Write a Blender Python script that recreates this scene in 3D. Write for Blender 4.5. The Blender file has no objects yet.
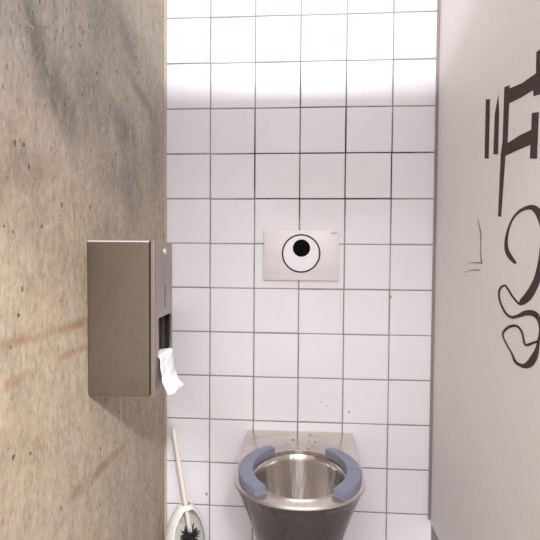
import bpy, bmesh, math, random
from mathutils import Vector, Matrix
from mathutils.geometry import tessellate_polygon
random.seed(7)
PI = math.pi
scene = bpy.context.scene
COL = scene.collection

# ------------------------------------------------------------------ materials
def srgb(r, g, b):
    f = lambda c: (c/255/12.92) if c/255 <= .04045 else ((c/255+.055)/1.055)**2.4
    return (f(r), f(g), f(b), 1)

class NT:
    """small helper to write node materials"""
    def __init__(s, name):
        s.m = bpy.data.materials.new(name); s.m.use_nodes = True
        s.t = s.m.node_tree; s.n = s.t.nodes; s.l = s.t.links
        s.b = s.n['Principled BSDF']
        s._pos = None
    def pos(s):
        if s._pos is None:
            s._pos = s.n.new('ShaderNodeNewGeometry').outputs['Position']
        return s._pos
    def obj(s):
        return s.n.new('ShaderNodeTexCoord').outputs['Object']
    def put(s, sock, v):
        if hasattr(v, 'is_linked') or isinstance(v, bpy.types.NodeSocket): s.l.new(v, sock)
        else: sock.default_value = v
    def math(s, op, a, b=0.0, c=0.0, clamp=False):
        n = s.n.new('ShaderNodeMath'); n.operation = op; n.use_clamp = clamp
        s.put(n.inputs[0], a); s.put(n.inputs[1], b); s.put(n.inputs[2], c)
        return n.outputs[0]
    def mapr(s, v, a, b, c=0.0, d=1.0, smooth=True):
        n = s.n.new('ShaderNodeMapRange')
        if smooth: n.interpolation_type = 'SMOOTHSTEP'
        s.put(n.inputs[0], v)
        for i, x in enumerate((a, b, c, d)): s.put(n.inputs[1+i], x)
        return n.outputs[0]
    def noise(s, co, scale, detail=3, rough=.55, stretch=(1,1,1), offset=(0,0,0)):
        mp = s.n.new('ShaderNodeMapping'); s.l.new(co, mp.inputs[0])
        mp.inputs['Scale'].default_value = stretch; mp.inputs['Location'].default_value = offset
        n = s.n.new('ShaderNodeTexNoise'); s.l.new(mp.outputs[0], n.inputs['Vector'])
        n.inputs['Scale'].default_value = scale; n.inputs['Detail'].default_value = detail
        n.inputs['Roughness'].default_value = rough
        return n.outputs[0]
    def voro(s, co, scale, stretch=(1,1,1)):
        mp = s.n.new('ShaderNodeMapping'); s.l.new(co, mp.inputs[0]); mp.inputs['Scale'].default_value = stretch
        n = s.n.new('ShaderNodeTexVoronoi'); s.l.new(mp.outputs[0], n.inputs['Vector']); n.inputs['Scale'].default_value = scale
        return n
    def mix(s, fac, a, b, mode='MIX'):
        n = s.n.new('ShaderNodeMix'); n.data_type = 'RGBA'; n.blend_type = mode
        s.put(n.inputs[0], fac); s.put(n.inputs[6], a); s.put(n.inputs[7], b)
        return n.outputs[2]
    def sep(s, co):
        n = s.n.new('ShaderNodeSeparateXYZ'); s.l.new(co, n.inputs[0]); return n.outputs
    def blob(s, u, v, cu, cv, ru, rv, ang=0.0, hard=.3, warp=None, amt=.5):
        """soft rotated elliptical mask in the (u, v) plane of the surface"""
        du = s.math('SUBTRACT', u, cu); dv = s.math('SUBTRACT', v, cv)
        ca, sa = math.cos(ang), math.sin(ang)
        p = s.math('ADD', s.math('MULTIPLY', du, ca/ru), s.math('MULTIPLY', dv, sa/ru))
        q = s.math('ADD', s.math('MULTIPLY', du, -sa/rv), s.math('MULTIPLY', dv, ca/rv))
        d = s.math('SQRT', s.math('ADD', s.math('MULTIPLY', p, p), s.math('MULTIPLY', q, q)))
        if warp is not None: d = s.math('ADD', d, s.math('MULTIPLY', s.math('SUBTRACT', warp, .5), amt))
        return s.mapr(d, hard, 1.0, 1.0, 0.0)
    def bump(s, h, strength, dist=.002):
        n = s.n.new('ShaderNodeBump'); n.inputs['Strength'].default_value = strength; n.inputs['Distance'].default_value = dist
        s.put(n.inputs['Height'], h); s.l.new(n.outputs[0], s.b.inputs['Normal'])
    def set(s, color=None, rough=None, metal=None, **k):
        if color is not None: s.put(s.b.inputs['Base Color'], color)
        if rough is not None: s.put(s.b.inputs['Roughness'], rough)
        if metal is not None: s.put(s.b.inputs['Metallic'], metal)
        for a, v in k.items(): s.put(s.b.inputs[a], v)
        return s.m

def simple(name, rgb, rough=.5, metal=0.0, var=.06, scale=40):
    t = NT(name); c = srgb(*rgb)
    n = t.noise(t.obj(), scale, 3)
    dark = tuple(x*(1-var*2) for x in c[:3])+(1,)
    return t.set(t.mix(n, dark, tuple(min(1, x*(1+var)) for x in c[:3])+(1,)), rough, metal)

def mat_concrete():
    t = NT('raw concrete'); P = t.pos(); x, y, z = t.sep(P)
    big = t.noise(P, 3.2, 5, .6, (1, 1, .8)); mid = t.noise(P, 11, 5, .65, (1, 1, .55), (3, 1, 2))
    fine = t.noise(P, 60, 4, .7, (1, 1, .35)); grain = t.noise(P, 260, 3, .75, (1, 1, .6)); speck = t.noise(P, 110, 4, .75, (1, 1, .5), (2, 7, 1)); blot = t.noise(P, 34, 5, .7, (1, 1, .5), (9, 1, 4))
    streak = t.noise(P, 30, 4, .7, (1, 1, .08), (1, 5, 0))
    col = t.mix(t.mapr(big, .35, .65), srgb(188, 167, 139), srgb(198, 180, 157))
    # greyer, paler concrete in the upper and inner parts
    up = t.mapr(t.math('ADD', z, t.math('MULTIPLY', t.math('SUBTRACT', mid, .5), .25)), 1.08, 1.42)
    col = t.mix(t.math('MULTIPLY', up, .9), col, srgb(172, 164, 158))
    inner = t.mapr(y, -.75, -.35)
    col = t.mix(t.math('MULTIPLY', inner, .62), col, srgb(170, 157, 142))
    col = t.mix(t.math('MULTIPLY', t.mapr(mid, .5, .72), .35), col, srgb(139, 124, 109))
    col = t.mix(t.math('MULTIPLY', t.mapr(streak, .52, .75), .28), col, srgb(121, 107, 96))
    col = t.mix(t.math('MULTIPLY', t.mapr(streak, .48, .3), .25), col, srgb(207, 197, 179))
    # dark weathered patches
    for cu, cv, ru, rv, an, a in ((-.775, 1.40, .035, .13, .28, .75), (-.725, 1.335, .04, .12, .55, .7), (-.66, 1.30, .055, .11, .4, .6),
                                  (-.55, 1.36, .12, .13, .2, .35), (-.36, 1.34, .13, .075, -.35, .7), (-.30, 1.20, .11, .16, 0, .42), (-.22, 1.47, .15, .03, -.25, .5),
                                  (-.50, 1.58, .16, .12, -.5, .35), (-.33, 1.58, .14, .05, -.45, .45), (-.80, 1.16, .10, .05, .2, .3), (-.45, 1.22, .12, .08, .2, .3), (-.1, 1.35, .08, .2, 0, .35)):
        col = t.mix(t.math('MULTIPLY', t.blob(y, z, cu, cv, ru*1.25, rv*1.15, an, .0, t.math('ADD', t.math('MULTIPLY', mid, .65), t.math('MULTIPLY', speck, .35)), 1.9), min(1, a*1.6)), col, srgb(106, 98, 94))
    # rust runs
    for cu, cv, ru, rv, an, a in ((-.82, .868, .11, .016, -.05, .6), (-.62, .866, .09, .017, .05, .7), (-.70, .867, .10, .014, 0, .5), (-.84, .805, .07, .015, .05, .5), (-.64, .812, .12, .016, .0, .5),
                                  (-.56, .842, .06, .02, 0, .35), (-.635, .515, .045, .022, 0, .7), (-.50, .508, .13, .02, -.02, .7), (-.39, .505, .05, .018, 0, .6), (-.76, 1.154, .035, .024, .0, .25)):
        col = t.mix(t.math('MULTIPLY', t.blob(y, z, cu, cv, ru, rv, an, .0, t.math('ADD', t.math('MULTIPLY', fine, .5), t.math('MULTIPLY', speck, .5)), 2.0), min(1, a*1.4)), col, srgb(158, 109, 64))
    # pale lime spots
    for cu, cv, ru, rv in ((-.389, .607, .006, .05), (-.349, .43, .01, .025), (-.46, .535, .008, .006), (-.75, .905, .003, .03), (-.785, 1.404, .022, .0035)):
        col = t.mix(t.math('MULTIPLY', t.blob(y, z, cu, cv, ru, rv, 0, .2, fine, .8), .65), col, srgb(222, 211, 197))
    # blow holes
    v = t.voro(P, 30, (0, 1, .6)); vd = v.outputs['Distance']; vc = t.sep(v.outputs['Color'])[0]
    pit = t.math('MULTIPLY', t.mapr(t.math('ADD', vd, t.math('MULTIPLY', t.math('SUBTRACT', fine, .5), .1)), .07, .11, 1, 0), t.mapr(vc, .86, .87))
    v2 = t.voro(P, 75, (0, 1, .4)); pit2 = t.math('MULTIPLY', t.mapr(v2.outputs['Distance'], .10, .2, 1, 0), t.mapr(t.sep(v2.outputs['Color'])[0], .88, .89))
    pit2 = t.math('MULTIPLY', pit2, t.mapr(z, 1.05, 1.3, .35, 1))
    pits = t.math('MAXIMUM', pit, t.math('MULTIPLY', pit2, .7))
    for cu, cv, r in ((-.806, 1.196, .0055), (-.754, 1.062, .005), (-.691, 1.087, .003), (-.604, 1.104, .003), (-.826, .911, .005), (-.844, .681, .006), (-.796, .667, .004), (-.406, 1.47, .006),
                      (-.246, 1.53, .008), (-.287, 1.474, .006), (-.735, 1.423, .004), (-.598, 1.489, .004), (-.512, .537, .004), (-.839, 1.049, .004), (-.776, 1.429, .003), (-.561, 1.509, .004),
                      (-.522, 1.423, .006), (-.642, 1.429, .004), (-.603, 1.45, .005), (-.851, 1.134, .003), (-.862, 1.057, .003), (-.848, .862, .003)):
        pits = t.math('MAXIMUM', pits, t.blob(y, z, cu, cv, r*.95, r*.95, .2, .35, fine, 1.0))
    pits = t.math('MAXIMUM', pits, t.math('MULTIPLY', t.blob(y, z, -.634, 1.098, .0035, .035, .1, .2, fine, .8), .6))
    col = t.mix(t.math('MULTIPLY', t.mapr(fine, .35, .7), .30), col, srgb(130, 113, 99))
    col = t.mix(t.math('MULTIPLY', t.mapr(grain, .4, .7), .22), col, srgb(225, 211, 192))
    col = t.mix(t.math('MULTIPLY', pits, .85), col, srgb(58, 48, 42))
    col = t.mix(t.math('MULTIPLY', t.mapr(speck, .48, .74), .58), col, srgb(106, 90, 76))
    col = t.mix(t.math('MULTIPLY', t.mapr(speck, .50, .28), .45), col, srgb(218, 203, 181))
    col = t.mix(t.math('MULTIPLY', t.mapr(blot, .5, .72), .33), col, srgb(122, 110, 100))
    col = t.mix(t.math('MULTIPLY', t.mapr(blot, .48, .3), .25), col, srgb(222, 208, 188))
    h = t.math('ADD', t.math('ADD', t.math('MULTIPLY', fine, .6), t.math('MULTIPLY', grain, .35)), t.math('MULTIPLY', pits, -1.2))
    t.bump(h, .7, .003)
    return t.set(t.mix(1.0, col, (.80, .785, .755, 1), 'MULTIPLY'), .88)

def mat_tile():
    t = NT('white glazed tile'); P = t.pos(); x, y, z = t.sep(P)
    n = t.noise(P, 5, 4, .6); sm = t.noise(P, 40, 3, .6, (1, 1, .3)); f = t.noise(P, 90, 3)
    col = t.mix(n, srgb(227, 222, 227), srgb(234, 231, 235))
    grime = t.blob(x, z, .10, 1.22, .36, .17, 0, .2, n, .8)
    col = t.mix(t.math('MULTIPLY', grime, .35), col, srgb(210, 202, 201))
    col = t.mix(t.math('MULTIPLY', t.mapr(sm, .6, .8), .12), col, srgb(150, 135, 128))
    spots = None
    for cu, cv, r in ((.098, .507, .0035), (.172, .489, .005), (.151, .519, .004), (.13, .535, .002), (.19, .51, .002), (.08, .52, .002), (.302, .877, .007), (.31, .60, .004), (.1, .545, .002)):
        b = t.blob(x, z, cu, cv, r, r, 0, .3, f, 1.0); spots = b if spots is None else t.math('MAXIMUM', spots, b)
    col = t.mix(t.math('MULTIPLY', spots, .8), col, srgb(96, 66, 62))
    col = t.mix(t.math('MULTIPLY', t.blob(x, z, -.311, .19, .006, .009, .3, .3, f, 1.0), .8), col, srgb(150, 88, 74))
    drip = t.blob(x, z, .139, .845, .0022, .085, .03, .2, f, .8)
    col = t.mix(t.math('MULTIPLY', drip, .3), col, srgb(120, 105, 100))
    t.bump(sm, .03, .001)
    return t.set(col, t.mapr(n, .2, .8, .28, .42), 0, **{'Specular IOR Level': .35})

def mat_grout():
    t = NT('grout'); P = t.pos(); x, y, z = t.sep(P)
    n = t.noise(P, 14, 4, .6)
    col = t.mix(n, srgb(124, 113, 111), srgb(156, 144, 142))
    up = t.mapr(z, 1.35, 1.6); col = t.mix(t.math('MULTIPLY', up, .5), col, srgb(150, 134, 126))
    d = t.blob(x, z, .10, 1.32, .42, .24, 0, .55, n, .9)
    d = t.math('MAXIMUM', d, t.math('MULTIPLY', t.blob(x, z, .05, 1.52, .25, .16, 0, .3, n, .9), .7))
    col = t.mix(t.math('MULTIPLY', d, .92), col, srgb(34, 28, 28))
    col = t.mix(t.math('MULTIPLY', t.mapr(t.noise(P, 7, 2, .5, (1, 1, 1), (4, 2, 7)), .55, .7), .5), col, srgb(72, 62, 60))
    return t.set(col, .9)

def mat_panel():
    t = NT('warm grey laminate'); P = t.pos(); x, y, z = t.sep(P)
    n = t.noise(P, 4, 4, .6); f = t.noise(P, 70, 3, .6, (1, 1, .4)); g = t.noise(P, 260, 2)
    col = t.mix(n, srgb(218, 210, 206), srgb(227, 220, 216))
    col = t.mix(t.math('MULTIPLY', t.mapr(f, .55, .75), .10), col, srgb(150, 136, 126))
    v = t.voro(P, 22); sp = t.math('MULTIPLY', t.mapr(v.outputs['Distance'], .05, .09, 1, 0), t.mapr(t.sep(v.outputs['Color'])[0], .86, .88))
    col = t.mix(t.math('MULTIPLY', sp, .35), col, srgb(140, 112, 92))
    t.bump(g, .05, .0006)
    return t.set(col, .48, 0, **{'Specular IOR Level': .3})

def mat_steel(name, rgb, rough, stretch=(1, 1, .02), scale=160, bump=.06, dirt=.25, smear=.0):
    t = NT(name); O = t.obj()
    s1 = t.noise(O, scale, 3, .6, stretch); n = t.noise(O, 9, 4, .65); f = t.noise(O, 55, 4, .65)
    c = srgb(*rgb)
    col = t.mix(s1, tuple(v*.86 for v in c[:3])+(1,), c)
    col = t.mix(t.math('MULTIPLY', t.mapr(n, .5, .75), dirt), col, tuple(v*.6 for v in c[:3])+(1,))
    r = t.math('ADD', t.math('MULTIPLY', t.math('SUBTRACT', n, .5), .25), t.math('ADD', rough, t.math('MULTIPLY', t.math('SUBTRACT', f, .5), .12)))
    t.bump(s1, bump, .0006)
    return t, t.set(col, t.math('MAXIMUM', r, rough*.7), 1.0)

M = {}
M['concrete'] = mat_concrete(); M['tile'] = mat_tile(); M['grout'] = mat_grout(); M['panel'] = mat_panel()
_, M['disp'] = mat_steel('brushed dispenser steel', (142, 132, 122), .38, (1, 1, 1), 90, .03, .4)
_, M['disp_front'] = mat_steel('brushed cover steel', (168, 156, 148), .38, (1, 1, .03), 160, .03, .2)
M['gap'] = simple('black gap shade', (14, 12, 12), .9)
M['inner'] = simple('dim inner sheet', (92, 84, 78), .45, .6)
M['dark'] = simple('dark recess', (38, 34, 33), .7)
_, M['plate'] = mat_steel('satin plate steel', (228, 219, 218), .5, (.03, 1, 1), 200, .02, .05)
M['plate'].node_tree.nodes['Principled BSDF'].inputs['Metallic'].default_value = .35
_, M['disc'] = mat_steel('polished button steel', (238, 234, 236), .5, (.05, 1, 1), 160, .02, .0)
M['disc'].node_tree.nodes['Principled BSDF'].inputs['Metallic'].default_value = .2
M['ring'] = simple('dark ring groove', (40, 34, 34), .9)
M['black'] = simple('black plastic', (12, 11, 12), .95)
M['black'].node_tree.nodes['Principled BSDF'].inputs['Specular IOR Level'].default_value = .05
M['knob'] = simple('pale lock metal', (235, 232, 230), .25, .6)
M['pad'] = simple('blue grey plastic', (118, 121, 140), .42, 0, .05, 60)
M['whiteplastic'] = simple('white plastic', (232, 228, 222), .38, 0, .03, 14)
M['cream'] = simple('cream plastic', (224, 212, 202), .45, 0, .02, 12)
M['bristle'] = simple('black bristle', (22, 21, 23), .6)
M['seal'] = simple('dark seam profile', (138, 124, 122), .5, 0, .1, 20)
M['mortar'] = simple('pale joint mortar', (188, 172, 156), .85, 0, .1, 60)
M['floor'] = simple('grey floor', (214, 209, 207), .6, 0, .12, 9)
M['plaster'] = simple('grey plaster', (120, 114, 110), .85, 0, .08, 8)
M['light_block_white'] = simple('white of added light-block wall', (226, 222, 222), .8, 0, .03, 8)
M['frame'] = simple('grey door frame', (160, 152, 146), .5, 0, .03, 8)

def mat_marker():
    t = NT('black marker paint'); P = t.pos()
    n = t.noise(P, 18, 3); f = t.noise(P, 120, 2)
    col = t.mix(n, srgb(60, 50, 50), srgb(74, 64, 62))
    return t.set(col, .95, 0, **{'Specular IOR Level': .08})
M['marker'] = mat_marker()
M['scuff'] = simple('brown scuff', (132, 116, 102), .8, 0, .1, 50)

def mat_paper():
    t = NT('white tissue'); O = t.obj()
    n = t.noise(O, 45, 3); t.bump(n, .3, .003)
    return t.set(t.mix(n, srgb(236, 234, 236), srgb(250, 249, 250)), .9)
M['paper'] = mat_paper()

def brushed(t, amount, rot=0.0):
    n = t.n.new('ShaderNodeTangent'); n.direction_type = 'RADIAL'; n.axis = 'Z'
    t.l.new(n.outputs[0], t.b.inputs['Tangent'])
    t.b.inputs['Anisotropic'].default_value = amount; t.b.inputs['Anisotropic Rotation'].default_value = rot
def mat_bowl():
    t, m = mat_steel('stained bowl steel', (226, 219, 214), .24, (1, 1, .012), 30, .8, .2)
    t.n['Bump'].inputs['Distance'].default_value = .004
    brushed(t, .85, .25)
    return m
def mat_body():
    t, m = mat_steel('brushed toilet steel', (224, 215, 207), .25, (1, 1, .02), 150, .06, .3)
    P = t.pos(); x, y, z = t.sep(P); f = t.noise(P, 120, 3); n = t.noise(P, 14, 4)
    base = t.b.inputs['Base Color'].links[0].from_socket
    sp = None
    for cu, cv, r in ((-.014, -.077, .008), (.042, -.031, .006), (.038, -.085, .004), (.057, -.091, .005), (.034, -.143, .006), (.02, -.09, .003), (.07, -.08, .003), (-.03, -.12, .004), (.05, -.12, .004)):
        b = t.blob(x, y, cu, cv, r, r*1.3, .3, .3, f, 1.2); sp = b if sp is None else t.math('MAXIMUM', sp, b)
    base = t.mix(t.mapr(z, .411, .406), base, t.mix(n, srgb(72, 64, 60), srgb(98, 89, 85)))  # darker below the rim, standing in for a dark floor mirrored in the steel
    sp = t.math('MULTIPLY', sp, t.mapr(z, .40, .415))
    col = t.mix(t.math('MULTIPLY', t.mapr(n, .5, .7), t.math('MULTIPLY', t.mapr(y, -.22, -.05), .25)), base, srgb(140, 118, 94))
    col = t.mix(t.math('MULTIPLY', sp, .9), col, srgb(48, 32, 28))
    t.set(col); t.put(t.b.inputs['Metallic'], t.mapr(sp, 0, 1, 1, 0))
    brushed(t, .85, .25)
    return m
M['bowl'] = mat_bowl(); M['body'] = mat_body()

# ------------------------------------------------------------------ mesh helpers
def obj(name, bm, mat, parent=None, smooth=None, origin=None):
    me = bpy.data.meshes.new(name)
    if smooth is not None:
        for f in bm.faces: f.smooth = True
    bmesh.ops.recalc_face_normals(bm, faces=bm.faces[:])
    if origin is not None: bmesh.ops.translate(bm, verts=bm.verts[:], vec=-Vector(origin))
    bm.to_mesh(me); bm.free()
    if smooth is not None: me.set_sharp_from_angle(angle=math.radians(smooth))
    for m in (mat if isinstance(mat, (list, tuple)) else [mat]): me.materials.append(m)
    o = bpy.data.objects.new(name, me); COL.objects.link(o)
    if origin is not None: o.location = origin
    if parent is not None:
        o.parent = parent
        o.matrix_parent_inverse = Matrix.Translation(-parent.location)
    return o

def box(bm, x0, x1, y0, y1, z0, z1, bev=0.0, seg=2):
    r = bmesh.ops.create_cube(bm, size=1)
    vs = r['verts']
    for v in vs:
        v.co = Vector(((x0+x1)/2+v.co.x*(x1-x0), (y0+y1)/2+v.co.y*(y1-y0), (z0+z1)/2+v.co.z*(z1-z0)))
    if bev:
        es = list({e for v in vs for e in v.link_edges})
        bmesh.ops.bevel(bm, geom=es, offset=bev, segments=seg, affect='EDGES', profile=.6)

def loft(bm, rings, cap0=False, cap1=False, closed=True):
    R = [[bm.verts.new(p) for p in ring] for ring in rings]
    n = len(R[0])
    for a, b in zip(R, R[1:]):
        for i in range(n if closed else n-1):
            j = (i+1) % n
            bm.faces.new((a[i], a[j], b[j], b[i]))
    if cap0: bm.faces.new(R[0])
    if cap1: bm.faces.new(R[-1])
    return R

def tube(bm, pts, radii, n=16, cap=True):
    rings = []
    pts = [Vector(p) for p in pts]
    up = Vector((0, 1, 0.01)).normalized()
    for i, p in enumerate(pts):
        d = (pts[min(i+1, len(pts)-1)]-pts[max(i-1, 0)]).normalized()
        a = d.cross(up).normalized(); b = a.cross(d)
        r = radii[i] if isinstance(radii, (list, tuple)) else radii
        rings.append([p+a*r*math.cos(2*PI*k/n)+b*r*math.sin(2*PI*k/n) for k in range(n)])
    loft(bm, rings, cap, cap)

def disc(bm, c, r, y0, y1, n=64, bev=.0):
    """short cylinder with its axis along y"""
    ring = lambda rr, y: [Vector((c[0]+rr*math.cos(2*PI*k/n), y, c[1]+rr*math.sin(2*PI*k/n))) for k in range(n)]
    loft(bm, [ring(r, y0), ring(r, y1+bev), ring(r-bev, y1)] if bev else [ring(r, y0), ring(r, y1)], True, True)

def empty(name, loc):
    o = bpy.data.objects.new(name, None); COL.objects.link(o); o.location = loc
    o.empty_display_size = .05
    return o
def tag(o, label, cat, group=None):
    o['label'] = label; o['category'] = cat
    if group: o['group'] = group
    return o
def struct(o): o['kind'] = 'structure'; return o

# ------------------------------------------------------------------ the setting
XL = -.457          # face of the concrete wall
XP = .444           # face of the cubicle partition
# tiled back wall: bevelled tiles over a grout bed
bm = bmesh.new(); T = .15; g = .0021
def tile_block(x0, x1, z0, z1):
    j = lambda a: random.uniform(-a, a)
    tx, tz = j(.0014), j(.0014); cx, cz = (x0+x1)/2, (z0+z1)/2
    dx, dz = j(.0006), j(.0006)
    def P(x, y, z): return (x+dx, y+tx*(x-cx)+tz*(z-cz), z+dz)
    e = .0016
    back = [P(x0, .003, z0), P(x1, .003, z0), P(x1, .003, z1), P(x0, .003, z1)]
    mid = [P(x0, .0012, z0), P(x1, .0012, z0), P(x1, .0012, z1), P(x0, .0012, z1)]
    fr = [P(x0+e, 0, z0+e), P(x1-e, 0, z0+e), P(x1-e, 0, z1-e), P(x0+e, 0, z1-e)]
    loft(bm, [back, mid, fr], True, True)
for c in range(-3, 3):
    for r in range(0, 17):
        x0, x1 = c*T+g, (c+1)*T-g
        if c == -3: x0 = -.4488
        dz = (.0008 if c < -2 else 0)
        tile_block(x0, x1, r*T+g+dz, (r+1)*T-g+dz)
ntile = len(bm.faces)
box(bm, -.457, .4515, .0012, .15, 0, 2.7)
box(bm, .4515, 1.3, .0, .15, 0, 2.7)
for i, f in enumerate(bm.faces):
    f.material_index = 0 if i < ntile else (1 if i < ntile+6 else 2)
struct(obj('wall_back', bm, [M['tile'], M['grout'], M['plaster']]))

# raw concrete wall on the left
bm = bmesh.new(); box(bm, -.66, XL, -1.46, .15, 0, 2.7)
struct(obj('wall_left', bm, M['concrete']))
# pale mortar joint where the tiles meet the concrete
bm = bmesh.new(); box(bm, XL-.001, -.4492, -.0016, .002, 0, 2.7)
struct(obj('trim_1', bm, M['mortar']))
# cubicle partition on the right, raised off the floor
bm = bmesh.new(); box(bm, XP, XP+.028, -1.40, -.0075, .127, 2.02, .0015)
struct(obj('wall_right', bm, M['panel']))
bm = bmesh.new(); box(bm, .4362, .4500, -.0073, .0012, .138, 2.02)
struct(obj('trim_2', bm, M['seal']))
# floor
bm = bmesh.new(); box(bm, -3, 3, -4.2, .15, -.1, 0)
struct(obj('floor', bm, M['floor']))
# cubicle front: header rail and pilasters around the door opening
bm = bmesh.new(); box(bm, XL, XP+.028, -1.425, -1.395, 1.60, 1.978, .002)
struct(obj('trim_3', bm, M['frame']))
# unseen wall added to block the far tube's rays below the header
bm = bmesh.new(); box(bm, -3, 3, -2.45, -2.35, 0, 2.13)
struct(obj('light_block_wall', bm, M['light_block_white']))
# ------------------------------------------------------------------ toilet
RZ = .4186; CX = .008
HW = .178
def outline(s=1.0, front=-.482, corner=-.335, hw=HW, back=-.0015, n=None):
    """U-shaped plan: flat at the wall, straight sides, half-ellipse front"""
    pts = []
    side = 14
    for i in range(16): pts.append((CX-hw+2*hw*i/16, back))                    # along the wall, left to right
    for i in range(side): pts.append((CX+hw+( -.004*s)*i/side, back+(corner-back)*i/side))
    N = 40
    for i in range(N):
        a = -PI*i/N
        e = 1.0
        pts.append((CX+(hw-.004*s)*math.cos(a), corner+(corner-front)*math.sin(a)))
    for i in range(side): pts.append((CX-hw+.004*s*(1-i/side), corner+(back-corner)*i/side))
    return pts
def ring(pts, z): return [Vector((p[0], p[1], z)) for p in pts]
OC = (CX+.001, -.304)
def opening(a, b, z, dy=0.0, dx=0.0):
    """bowl ring whose points follow the outline's angles"""
    out = []
    for (px, py) in outline():
        t = math.atan2((py-OC[1])/b, (px-OC[0])/a)
        out.append(Vector((OC[0]+dx+a*math.cos(t), OC[1]+dy+b*math.sin(t), z)))
    return out
toilet = empty('toilet', (CX, -.02, 0))
tag(toilet, 'brushed stainless steel toilet bowl with open rim standing against the white tiles', 'toilet')
bm = bmesh.new()
def out_at(z):
    """skirt plan at height z (tapers towards the foot)"""
    t = max(0., min(1., (RZ-.010-z)/(RZ-.010)))
    hw = HW-.004 - .086*(1-(1-t)**1.7); fr = -.474+.16*(1-(1-t)**1.25); co = -.335+.09*t
    return outline(1.0, fr, co, hw)
rings = [opening(.128, .145, RZ-.012), opening(.126, .143, RZ-.002), opening(.1265, .1435, RZ+.0025), opening(.1295, .1465, RZ+.0035), opening(.133, .150, RZ+.0018),
         opening(.136, .153, RZ),
         ring(outline(1, -.472, -.333, HW-.010), RZ), ring(outline(1, -.478, -.335, HW-.004), RZ-.0007), ring(outline(), RZ-.003), ring(outline(), RZ-.006), ring(outline(1, -.479, -.335, HW-.003), RZ-.0085)]
for k in range(15):
    z = (RZ-.0105)*(1-k/14)
    rings.append(ring(out_at(z), z))
loft(bm, rings, False, True)
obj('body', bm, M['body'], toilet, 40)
bm = bmesh.new()
prof = [(.128, .145, -.010, 0), (.125, .142, -.012, 0), (.1235, .140, -.03, 0), (.120, .134, -.06, .002), (.113, .124, -.10, .006), (.102, .110, -.14, .012), (.085, .09, -.18, .02), (.062, .064, -.21, .025), (.045, .045, -.232, .028), (.04, .04, -.28, .028)]
loft(bm, [opening(a, b, RZ+dz, dy) for a, b, dz, dy in prof], False, True)
obj('bowl', bm, M['bowl'], toilet, 60)
# blue-grey seat pads, each an arc with a shallow joint across its middle
def seat_pad(side):
    bm = bmesh.new()
    a0, a1 = math.radians(-49), math.radians(54)
    n = 44; rings = []
    for i in range(n+1):
        t = i/n; a = a0+(a1-a0)*t
        groove = math.exp(-((t-.44)/.014)**2)
        ci, si = math.cos(a), math.sin(a)
        inner = Vector((OC[0]+side*.126*ci, OC[1]-.006+.146*si, 0))
        outer = Vector((OC[0]+side*.1665*ci, OC[1]-.006+.174*si, 0))
        if a > .5:   # the far end thins a little, as moulded
            outer = outer.lerp(inner, .06*(a-.5))
        zb, zt = RZ-.001, RZ+.0225-.004*groove
        if i in (0, n): k = .0025
        else: k = 0
        w = outer-inner; e = w.normalized()
        b = .0045
        sec = [inner+Vector((0, 0, zb)), inner+Vector((0, 0, zt-b)), inner+e*b*.3+Vector((0, 0, zt-b*.3)), inner+e*b+Vector((0, 0, zt)),
               inner+w*.5+Vector((0, 0, zt+.0006)), outer-e*b*1.8+Vector((0, 0, zt-.0006)), outer-e*b*.5+Vector((0, 0, zt-b*.6)), outer+Vector((0, 0, zt-b*1.6)), outer+Vector((0, 0, zb))]
        rings.append(sec)
    # soften both ends
    for end, nxt in ((rings[0], rings[1]), (rings[-1], rings[-2])):
        for q in range(1, 8): end[q] = end[q]+Vector((0, 0, -.0015))
    loft(bm, rings, True, True)
    o = obj('seat_pad', bm, M['pad'], toilet, 35)
    o['label'] = 'curved blue-grey plastic seat pad on the %s of the rim' % ('left' if side < 0 else 'right')
    return o
seat_pad(-1); seat_pad(1)

# ------------------------------------------------------------------ flush plate
fp = empty('flush_plate', (.007, 0, 1.012))
tag(fp, 'white satin steel flush plate with round button on the tiled wall', 'flush plate')
PX, PZ = .007, 1.0122
bm = bmesh.new(); box(bm, PX-.1247, PX+.1247, -.011, -.0004, PZ-.083, PZ+.083, .0016)
obj('cover_plate', bm, M['plate'], fp, 40)
BX, BZ = .0068, 1.0185
bm = bmesh.new(); disc(bm, (BX, BZ), (.0643), -.0108, -.0114)
obj('button_ring', bm, M['ring'], fp, 40)
bm = bmesh.new(); disc(bm, (BX, BZ), (.0588), -.0110, -.0132, 72, .0006)
button = obj('button', bm, M['disc'], fp, 40)
bm = bmesh.new(); disc(bm, (BX+.0012, BZ+.0178), .0288, -.0130, -.0139, 64, .0003)
o = obj('button_dot', bm, M['black'], button, 40); o['label'] = 'black round dot in the upper part of the button'
# tiny maker's lettering in the upper right corner
cu = bpy.data.curves.new('lettering', 'FONT'); cu.body = 'GEBERIT'; cu.size = .0062; cu.extrude = .0001; cu.align_x = 'CENTER'
to = bpy.data.objects.new('tmp_text', cu); COL.objects.link(to)
bpy.context.view_layer.update()
tm = bpy.data.meshes.new_from_object(to.evaluated_get(bpy.context.evaluated_depsgraph_get()))
bpy.data.objects.remove(to)
tm.transform(Matrix.Translation((PX+.107, -.0112, PZ+.0715)) @ Matrix.Rotation(PI/2, 4, 'X'))
tm.materials.clear(); tm.materials.append(M['ring'])
lo = bpy.data.objects.new('lettering', tm); COL.objects.link(lo); lo.parent = fp; lo.matrix_parent_inverse = Matrix.Translation(-fp.location)

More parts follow.
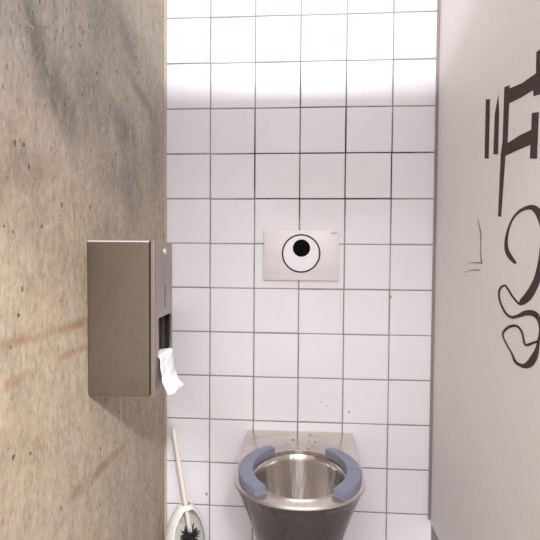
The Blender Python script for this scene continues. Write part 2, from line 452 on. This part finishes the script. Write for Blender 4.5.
# ------------------------------------------------------------------ paper dispenser
Y0, Y1, Z0, Z1 = -.5785, -.4392, .7022, 1.0430     # near side, far side, bottom, top
XB, XG, XF = -.3190, -.3150, -.3060                 # housing edge, back of the cover, face of the cover
dp = empty('paper_dispenser', (XL, (Y0+Y1)/2, Z0))
tag(dp, 'tall brushed steel toilet paper dispenser box mounted on the concrete wall', 'dispenser')
def shell(x0, x1, bev, open_dir):
    """bevelled sheet-metal box without the side facing open_dir (along x)"""
    bm = bmesh.new(); box(bm, x0, x1, Y0, Y1, Z0, Z1)
    f = max(bm.faces, key=lambda f: f.calc_center_median().x*open_dir)
    bmesh.ops.delete(bm, geom=[f], context='FACES_ONLY')
    es = [e for e in bm.edges if len(e.link_faces) == 2]
    bmesh.ops.bevel(bm, geom=es, offset=bev, segments=3, affect='EDGES', profile=.5)
    for f in bm.faces:                       # paler steel on the top bevels stands in for a lamp glint
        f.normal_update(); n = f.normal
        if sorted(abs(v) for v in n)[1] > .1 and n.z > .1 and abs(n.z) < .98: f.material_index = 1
    return bm
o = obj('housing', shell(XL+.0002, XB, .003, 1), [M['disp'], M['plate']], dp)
md = o.modifiers.new('Solidify', 'SOLIDIFY'); md.thickness = .0022; md.offset = -1
# black strips painting in the shade of the gap between housing and cover
bm = bmesh.new(); i = .004
box(bm, XB-.006, XG+.002, Y0+i, Y0+i+.002, Z0+i, Z1-i); box(bm, XB-.006, XG+.002, Y1-i-.002, Y1-i, Z0+i, Z1-i)
box(bm, XB-.006, XG+.002, Y0+i+.002, Y1-i-.002, Z0+i, Z0+i+.002); box(bm, XB-.006, XG+.002, Y0+i+.002, Y1-i-.002, Z1-i-.002, Z1-i)
obj('gap_shade', bm, M['gap'], dp)
# front cover: rounded tray with the paper opening
SY0, SY1, SZ0, SZ1 = -.557, -.4505, .780, .872
bm = bmesh.new()
ys = [Y0, SY0, SY1, Y1]; zs_ = [Z0, SZ0, SZ1, Z1]; b = .0032
def yy_(v): return Y0+b if v == Y0 else (Y1-b if v == Y1 else v)
def zz_(v): return Z0+b if v == Z0 else (Z1-b if v == Z1 else v)
for a in range(3):
    for c in range(3):
        if a == 1 and c == 1: continue
        q = [(ys[a], zs_[c]), (ys[a+1], zs_[c]), (ys[a+1], zs_[c+1]), (ys[a], zs_[c+1])]
        bm.faces.new([bm.verts.new((XF, yy_(p[0]), zz_(p[1]))) for p in q])
def rrect(x, d):   # outline of the tray at depth x, inset d, with the split points of the face
    P = [(Y0+d, Z0+d), (SY0, Z0+d), (SY1, Z0+d), (Y1-d, Z0+d), (Y1-d, SZ0), (Y1-d, SZ1), (Y1-d, Z1-d), (SY1, Z1-d), (SY0, Z1-d), (Y0+d, Z1-d), (Y0+d, SZ1), (Y0+d, SZ0)]
    return [Vector((x, p[0], p[1])) for p in P]
loft(bm, [rrect(XF, b), rrect(XF-.0006, b*.5), rrect(XF-.0018, b*.15), rrect(XF-b, 0), rrect(XG, 0), rrect(XG, .002)])
# returned edge of the opening
sl = lambda x: [Vector((x, SY0, SZ0)), Vector((x, SY1, SZ0)), Vector((x, SY1, SZ1)), Vector((x, SY0, SZ1))]
loft(bm, [sl(XF), sl(XF-.005)])
bmesh.ops.remove_doubles(bm, verts=bm.verts[:], dist=1e-5)
cover = obj('front_cover', bm, M['disp_front'], dp)
bm = bmesh.new()
box(bm, XF-.075, XF-.073, SY0-.012, SY1+.006, SZ0-.05, SZ1+.05)
box(bm, XF-.072, XF-.012, SY0-.012, SY0-.010, SZ0-.05, SZ1+.05)
box(bm, XF-.072, XF-.012, SY0-.010, SY1+.006, SZ1+.03, SZ1+.032)
o = obj('inner_tray', bm, M['inner'], dp)
bm = bmesh.new()
box(bm, XF-.030, XF-.028, SY1-.024, SY1-.008, SZ0-.02, SZ1+.03, .0008)
o = obj('inner_guide', bm, M['knob'], dp); o['label'] = 'pale metal guide strip inside the opening'
bm = bmesh.new()
rg = lambda r, x: [Vector((x, -.507+r*math.cos(2*PI*k/24), 1.0200+r*math.sin(2*PI*k/24))) for k in range(24)]
loft(bm, [rg(.0075, XF-.001), rg(.0075, XF+.002), rg(.005, XF+.0035)], True, True)
obj('lock', bm, M['knob'], cover, 40)
bm = bmesh.new(); box(bm, XF-.0002, XF+.0004, -.5052, -.5018, .891, .948)
o = obj('level_slot', bm, M['dark'], cover); o['label'] = 'thin dark vertical sight slot'

# sheet of tissue hanging out of the opening
bm = bmesh.new(); nu, nv = 14, 22
grid = []
path = [(-.335, .7815), (-.318, .7845), (-.3065, .7865), (-.3030, .7835), (-.3015, .771), (-.2995, .752), (-.2965, .732), (-.290, .715), (-.2805, .7015)]
def along(t):
    s = t*(len(path)-1); i = min(int(s), len(path)-2); f = s-i
    return (path[i][0]*(1-f)+path[i+1][0]*f, path[i][1]*(1-f)+path[i+1][1]*f)
for j in range(nv+1):
    t = j/nv; x, z = along(t); row = []
    for i in range(nu+1):
        s = i/nu
        hang = max(0, (t-.25)/.75)
        y = -.5545+.102*s + hang*(.004*s-.003*(1-s))
        yy = y
        fold = .0022*math.sin(s*8.5+t*4.2)*hang + .0013*math.sin(s*19+1+t*7)*hang + .004*hang*hang*s + .0008*math.sin(t*31+s*9)
        zz = z - .004*hang*math.sin(s*3.1) - .007*s*hang
        row.append(bm.verts.new((x+fold+.0006, yy, zz)))
    grid.append(row)
for j in range(nv):
    for i in range(nu): bm.faces.new((grid[j][i], grid[j][i+1], grid[j+1][i+1], grid[j+1][i]))
tp = obj('toilet_paper', bm, M['paper'], None, 180, origin=(-.30, -.485, .70))
tag(tp, 'crumpled white tissue sheet hanging out of the steel dispenser opening', 'toilet paper')
md = tp.modifiers.new('Solidify', 'SOLIDIFY'); md.thickness = .0008; md.offset = 0

# ------------------------------------------------------------------ brush and holder
HX, HY = -.3615, -.085
hold = empty('brush_holder', (HX, HY, 0))
tag(hold, 'white plastic toilet brush holder with open hooded front in the tiled corner', 'brush holder')
bm = bmesh.new()
prof = [(.063, 0), (.067, .004), (.0685, .03), (.0685, .075), (.066, .10), (.060, .125), (.052, .148), (.042, .168), (.032, .184), (.023, .195), (.0175, .201)]
ND = 72; face_dir = math.radians(-90+36)
R = []
def prof_at(z):
    for (r0, z0), (r1, z1) in zip(prof, prof[1:]):
        if z <= z1: return r0+(r1-r0)*(z-z0)/(z1-z0)
    return prof[-1][0]
zs = [k*.201/60 for k in range(61)]
for z in zs:
    r = prof_at(z)
    R.append([bm.verts.new((HX+r*math.cos(2*PI*k/ND), HY+.95*r*math.sin(2*PI*k/ND), z)) for k in range(ND)])
def is_open(k, z):
    a = 2*PI*(k+.5)/ND-face_dir
    a = math.atan2(math.sin(a), math.cos(a))
    if z < .045: return False
    lim = math.radians(54)*min(1, math.sqrt(max(0, (z-.045)/.035))) if z < .08 else math.radians(54)
    if z > .186: return False
    if z > .14: lim *= math.sqrt(max(0, 1-((z-.14)/.047)**2))*.55+.45
    return abs(a) < lim
for q in range(60):
    for k in range(ND):
        if is_open(k, (zs[q]+zs[q+1])/2): continue
        j = (k+1) % ND
        bm.faces.new((R[q][k], R[q][j], R[q+1][j], R[q+1][k]))
bm.faces.new(R[0])
bmesh.ops.delete(bm, geom=[v for v in bm.verts if not v.link_faces], context='VERTS')
for it in range(3):
    bmesh.ops.smooth_vert(bm, verts=[v for v in bm.verts if v.is_boundary and v.co.z < .195], factor=.5, use_axis_x=True, use_axis_y=True, use_axis_z=True)
ho = obj('hood', bm, M['whiteplastic'], hold, 60)
md = ho.modifiers.new('Solidify', 'SOLIDIFY'); md.thickness = .0032; md.offset = -1
br = empty('toilet_brush', (-.345, -.1, .02))
tag(br, 'toilet brush with long cream handle and black bristles leaning in the holder', 'toilet brush')
bm = bmesh.new()
top, bot = Vector((-.4095, -.060, .437)), Vector((-.343, -.100, .115))
ax = (bot-top).normalized()
tube(bm, [top, top+ax*.002, top.lerp(bot, .1), top.lerp(bot, .5), top.lerp(bot, .78), bot], [.0055, .0072, .0076, .0076, .0074, .0074], 18)
obj('handle', bm, M['cream'], br, 50)
bm = bmesh.new()
hc = bot + ax*.03
tube(bm, [bot, bot+ax*.055], [.010, .012], 12)
for k in range(260):
    t = random.random(); base = bot+ax*(.004+.05*t)
    d = Vector((random.gauss(0, 1), random.gauss(0, 1), random.gauss(0, .55)+.25)).normalized()
    L = random.uniform(.026, .042)*(1 if t > .1 else .8)
    tip = base+d*L
    if (tip.x-HX)**2+((tip.y-HY)/.95)**2 > .052**2: 
        tip = base+d*L*.5
    tube(bm, [base, base.lerp(tip, .6), tip], [.002, .0018, .0009], 5)
obj('bristles', bm, M['bristle'], br, 60)

# ------------------------------------------------------------------ graffiti on the partition (flat paint on its face)
def polygon(bm, pts, x):
    a = [bm.verts.new((x, p[0], p[1])) for p in pts]
    for t in tessellate_polygon([[Vector((p[0], p[1], 0)) for p in pts]]): bm.faces.new([a[i] for i in t])
def stroke(bm, pts, x, sub=5):
    P = []
    n = len(pts)
    for i in range(n-1):
        p0, p1, p2, p3 = (Vector(pts[max(0, min(n-1, i+k))]) for k in (-1, 0, 1, 2))
        for s in range(sub):
            t = s/sub
            P.append(.5*((2*p1)+(p2-p0)*t+(2*p0-5*p1+4*p2-p3)*t*t+(3*p1-p0-3*p2+p3)*t**3))
    P.append(Vector(pts[-1]))
    L = []; Rr = []
    for i, p in enumerate(P):
        d = P[min(i+1, len(P)-1)]-P[max(i-1, 0)]; d = Vector((d.x, d.y))
        d = d.normalized() if d.length else Vector((1, 0))
        # a broad marker held level: wider along the partition than up and down
        w = max(.0003, p.z)/2; k = .434/max(.3, p.x+1.572)
        d = Vector((d.x*k, d.y)).normalized()
        nn = Vector((-d.y/k, d.x))*w
        L.append(bm.verts.new((x, p.x+nn.x, p.y+nn.y))); Rr.append(bm.verts.new((x, p.x-nn.x, p.y-nn.y)))
    for i in range(len(P)-1): bm.faces.new((L[i], L[i+1], Rr[i+1], Rr[i]))
def paint(name, bm, mat, label):
    # give the paint a hair of thickness
    r = bmesh.ops.extrude_face_region(bm, geom=bm.faces[:])
    bmesh.ops.translate(bm, verts=[v for v in r['geom'] if isinstance(v, bmesh.types.BMVert)], vec=(.0005, 0, 0))
    c = Vector((XP, sum(v.co.y for v in bm.verts)/len(bm.verts), sum(v.co.z for v in bm.verts)/len(bm.verts)))
    return tag(obj(name, bm, mat, None, None, origin=c), label, 'graffiti', 'black graffiti on the partition' if name == 'graffiti' else None)
gx = XP-.0006
G_bar1 = [(-.4063, 1.3872), (-.4318, 1.3805), (-.432, 1.2422), (-.4069, 1.2473)]
G_bar2 = [(-.4788, 1.3734), (-.4852, 1.3344), (-.4845, 1.2412), (-.4583, 1.2467), (-.4617, 1.3369)]
G_F = [(-.5096, 1.3802), (-.536, 1.3755), (-.5359, 1.3683), (-.5938, 1.359), (-.6489, 1.3571), (-.6483, 1.3966), (-.6628, 1.3954), (-.6877, 1.394), (-.692, 1.3097), (-.6671, 1.3127), (-.6418, 1.3166), (-.64, 1.3293), (-.5867, 1.3318), (-.5356, 1.3377), (-.5324, 1.2551), (-.5863, 1.2575), (-.6361, 1.2558), (-.6364, 1.2872), (-.6632, 1.2814), (-.661, 1.1961), (-.6334, 1.2017), (-.6344, 1.2278), (-.5834, 1.2292), (-.5234, 1.2296), (-.5087, 1.1009), (-.4922, 1.1022), (-.4994, 1.2389), (-.5072, 1.2675)]
G_S = [(-.5846, 1.0001, .0051), (-.5586, 1.0131, .0094), (-.5409, 1.0279, .0085), (-.5373, 1.0492, .0064), (-.5481, 1.0741, .0046), (-.5682, 1.0935, .0045), (-.5945, 1.1045, .006), (-.6238, 1.1086, .0078), (-.6478, 1.1072, .0095), (-.6672, 1.0988, .0111), (-.6826, 1.0829, .0118), (-.6926, 1.0625, .0117), (-.6922, 1.0355, .0117), (-.6867, 1.0048, .0118), (-.6754, .977, .012), (-.6614, .9576, .0131), (-.6409, .9388, .0144), (-.619, .9261, .0118), (-.6022, .9204, .005), (-.5723, .9328, .0041), (-.5462, .9485, .0042), (-.5327, .9518, .0043), (-.5127, .9439, .0044), (-.5065, .9313, .0042), (-.512, .9175, .0042), (-.5252, .9047, .0045), (-.5444, .893, .0051), (-.5714, .8887, .0062), (-.6005, .895, .0064), (-.6305, .9044, .0093), (-.6571, .9081, .0113), (-.6735, .9056, .0111), (-.685, .897, .0073), (-.6895, .8812, .0045), (-.685, .8621, .0046), (-.6804, .8455, .0064), (-.6719, .8297, .0102), (-.6555, .8128, .0113), (-.636, .8024, .0087), (-.6134, .7991, .0069), (-.5931, .8014, .0067), (-.5754, .815, .0041), (-.5529, .8273, .0038), (-.5316, .8438, .0039), (-.5419, .8573, .0043), (-.5636, .8678, .0052), (-.5892, .8738, .0051), (-.6056, .8721, .005), (-.618, .8657, .0043), (-.6263, .8527, .0039), (-.6321, .844, .0043), (-.6419, .8445, .0048), (-.6635, .8525, .0041), (-.6851, .8602, .0036)]
bm = bmesh.new()
for q in (G_bar1, G_bar2, G_F): polygon(bm, q, gx)
paint('graffiti', bm, M['marker'], 'black angular graffiti letter with two bars, upper part of the grey partition')
bm = bmesh.new(); stroke(bm, G_S, gx)
paint('graffiti', bm, M['marker'], 'black curly looping graffiti swirl, below the angular letter on the partition')
bm = bmesh.new()
stroke(bm, [(-.3708, 1.1062, .0012), (-.3817, 1.0882, .002), (-.3912, 1.0706, .0034), (-.3948, 1.0414, .0019), (-.3964, 1.0146, .0024), (-.4037, .9987, .0029)], gx)
stroke(bm, [(-.3105, .9955, .0008), (-.3534, .9976, .0025), (-.4063, .9978, .0036)], gx)
stroke(bm, [(-.2815, .97, .0008), (-.3263, .9769, .0018), (-.3613, .9794, .0035), (-.3946, .9793, .0029)], gx)
o = paint('scuff_mark', bm, M['scuff'], 'faint brown scratched corner mark on the partition left of the graffiti'); o['category'] = 'mark'

# ------------------------------------------------------------------ light
def area(name, loc, rot, sx, sy, power, col=(1, 1, 1)):
    l = bpy.data.lights.new(name, 'AREA'); l.shape = 'RECTANGLE'; l.size = sx; l.size_y = sy; l.energy = power; l.color = col
    o = bpy.data.objects.new(name, l); COL.objects.link(o); o.location = loc; o.rotation_euler = rot; return o
def aim(loc, to): return (Vector(to)-Vector(loc)).to_track_quat('-Z', 'Y').to_euler()
lp = (.0, -3.15, 2.5)
area('tube_light_far', lp, aim(lp, (0, 0, 1.4)), 1.6, .10, 66, (.985, .985, 1))
lp = (.05, -2.3, 1.86)
area('fill_light', lp, aim(lp, (-.1, 0, .55)), 1.5, .50, 28, (.985, .985, 1))  # unseen soft light added to fill the lower tiles
# spot added to strengthen the dispenser's shadow on the concrete wall
sl_ = bpy.data.lights.new('shadow_spot', 'SPOT'); sl_.energy = 105; sl_.spot_size = math.radians(25); sl_.spot_blend = .75
sl_.shadow_soft_size = .05; sl_.color = (1, .98, .96)
so = bpy.data.objects.new('shadow_spot', sl_); COL.objects.link(so)
so.location = (.30, -2.28, 1.84); so.rotation_euler = aim(so.location, (-.457, -.78, .58))
wd = bpy.data.worlds.new('world'); scene.world = wd; wd.use_nodes = True
nt = wd.node_tree; bg = nt.nodes['Background']
tc = nt.nodes.new('ShaderNodeTexCoord'); sp = nt.nodes.new('ShaderNodeSeparateXYZ'); nt.links.new(tc.outputs['Generated'], sp.inputs[0])
cr = nt.nodes.new('ShaderNodeValToRGB'); nt.links.new(sp.outputs[2], cr.inputs[0])
cr.color_ramp.elements[0].position = 0; cr.color_ramp.elements[0].color = (.86, .87, .90, 1)
cr.color_ramp.elements[1].position = .9; cr.color_ramp.elements[1].color = (1.9, 1.92, 2.0, 1)
nt.links.new(cr.outputs[0], bg.inputs[0]); bg.inputs[1].default_value = .75

# ------------------------------------------------------------------ camera (fitted to the tile grid)
yaw, pitch, roll, F = -.0681, -.0339, .0067, 470.0
cy, sy, cp, sp_, cr_, sr = math.cos(yaw), math.sin(yaw), math.cos(pitch), math.sin(pitch), math.cos(roll), math.sin(roll)
f = Vector((sy*cp, cy*cp, sp_)); right = Vector((cy, -sy, 0)); up = right.cross(f)
r2 = cr_*right+sr*up; u2 = -sr*right+cr_*up
cam = bpy.data.cameras.new('camera'); cam.sensor_width = 36; cam.sensor_height = 36; cam.lens = 36*F/540; cam.clip_start = .02
co = bpy.data.objects.new('camera', cam); COL.objects.link(co)
co.matrix_world = Matrix(((r2.x, u2.x, -f.x, .0105), (r2.y, u2.y, -f.y, -1.5716), (r2.z, u2.z, -f.z, 1.0159), (0, 0, 0, 1)))
scene.camera = co
scene.view_settings.view_transform = 'Standard'
scene.view_settings.look = 'None'
scene.view_settings.exposure = .74
scene.view_settings.gamma = 1.1
scene.cycles.use_denoising = True
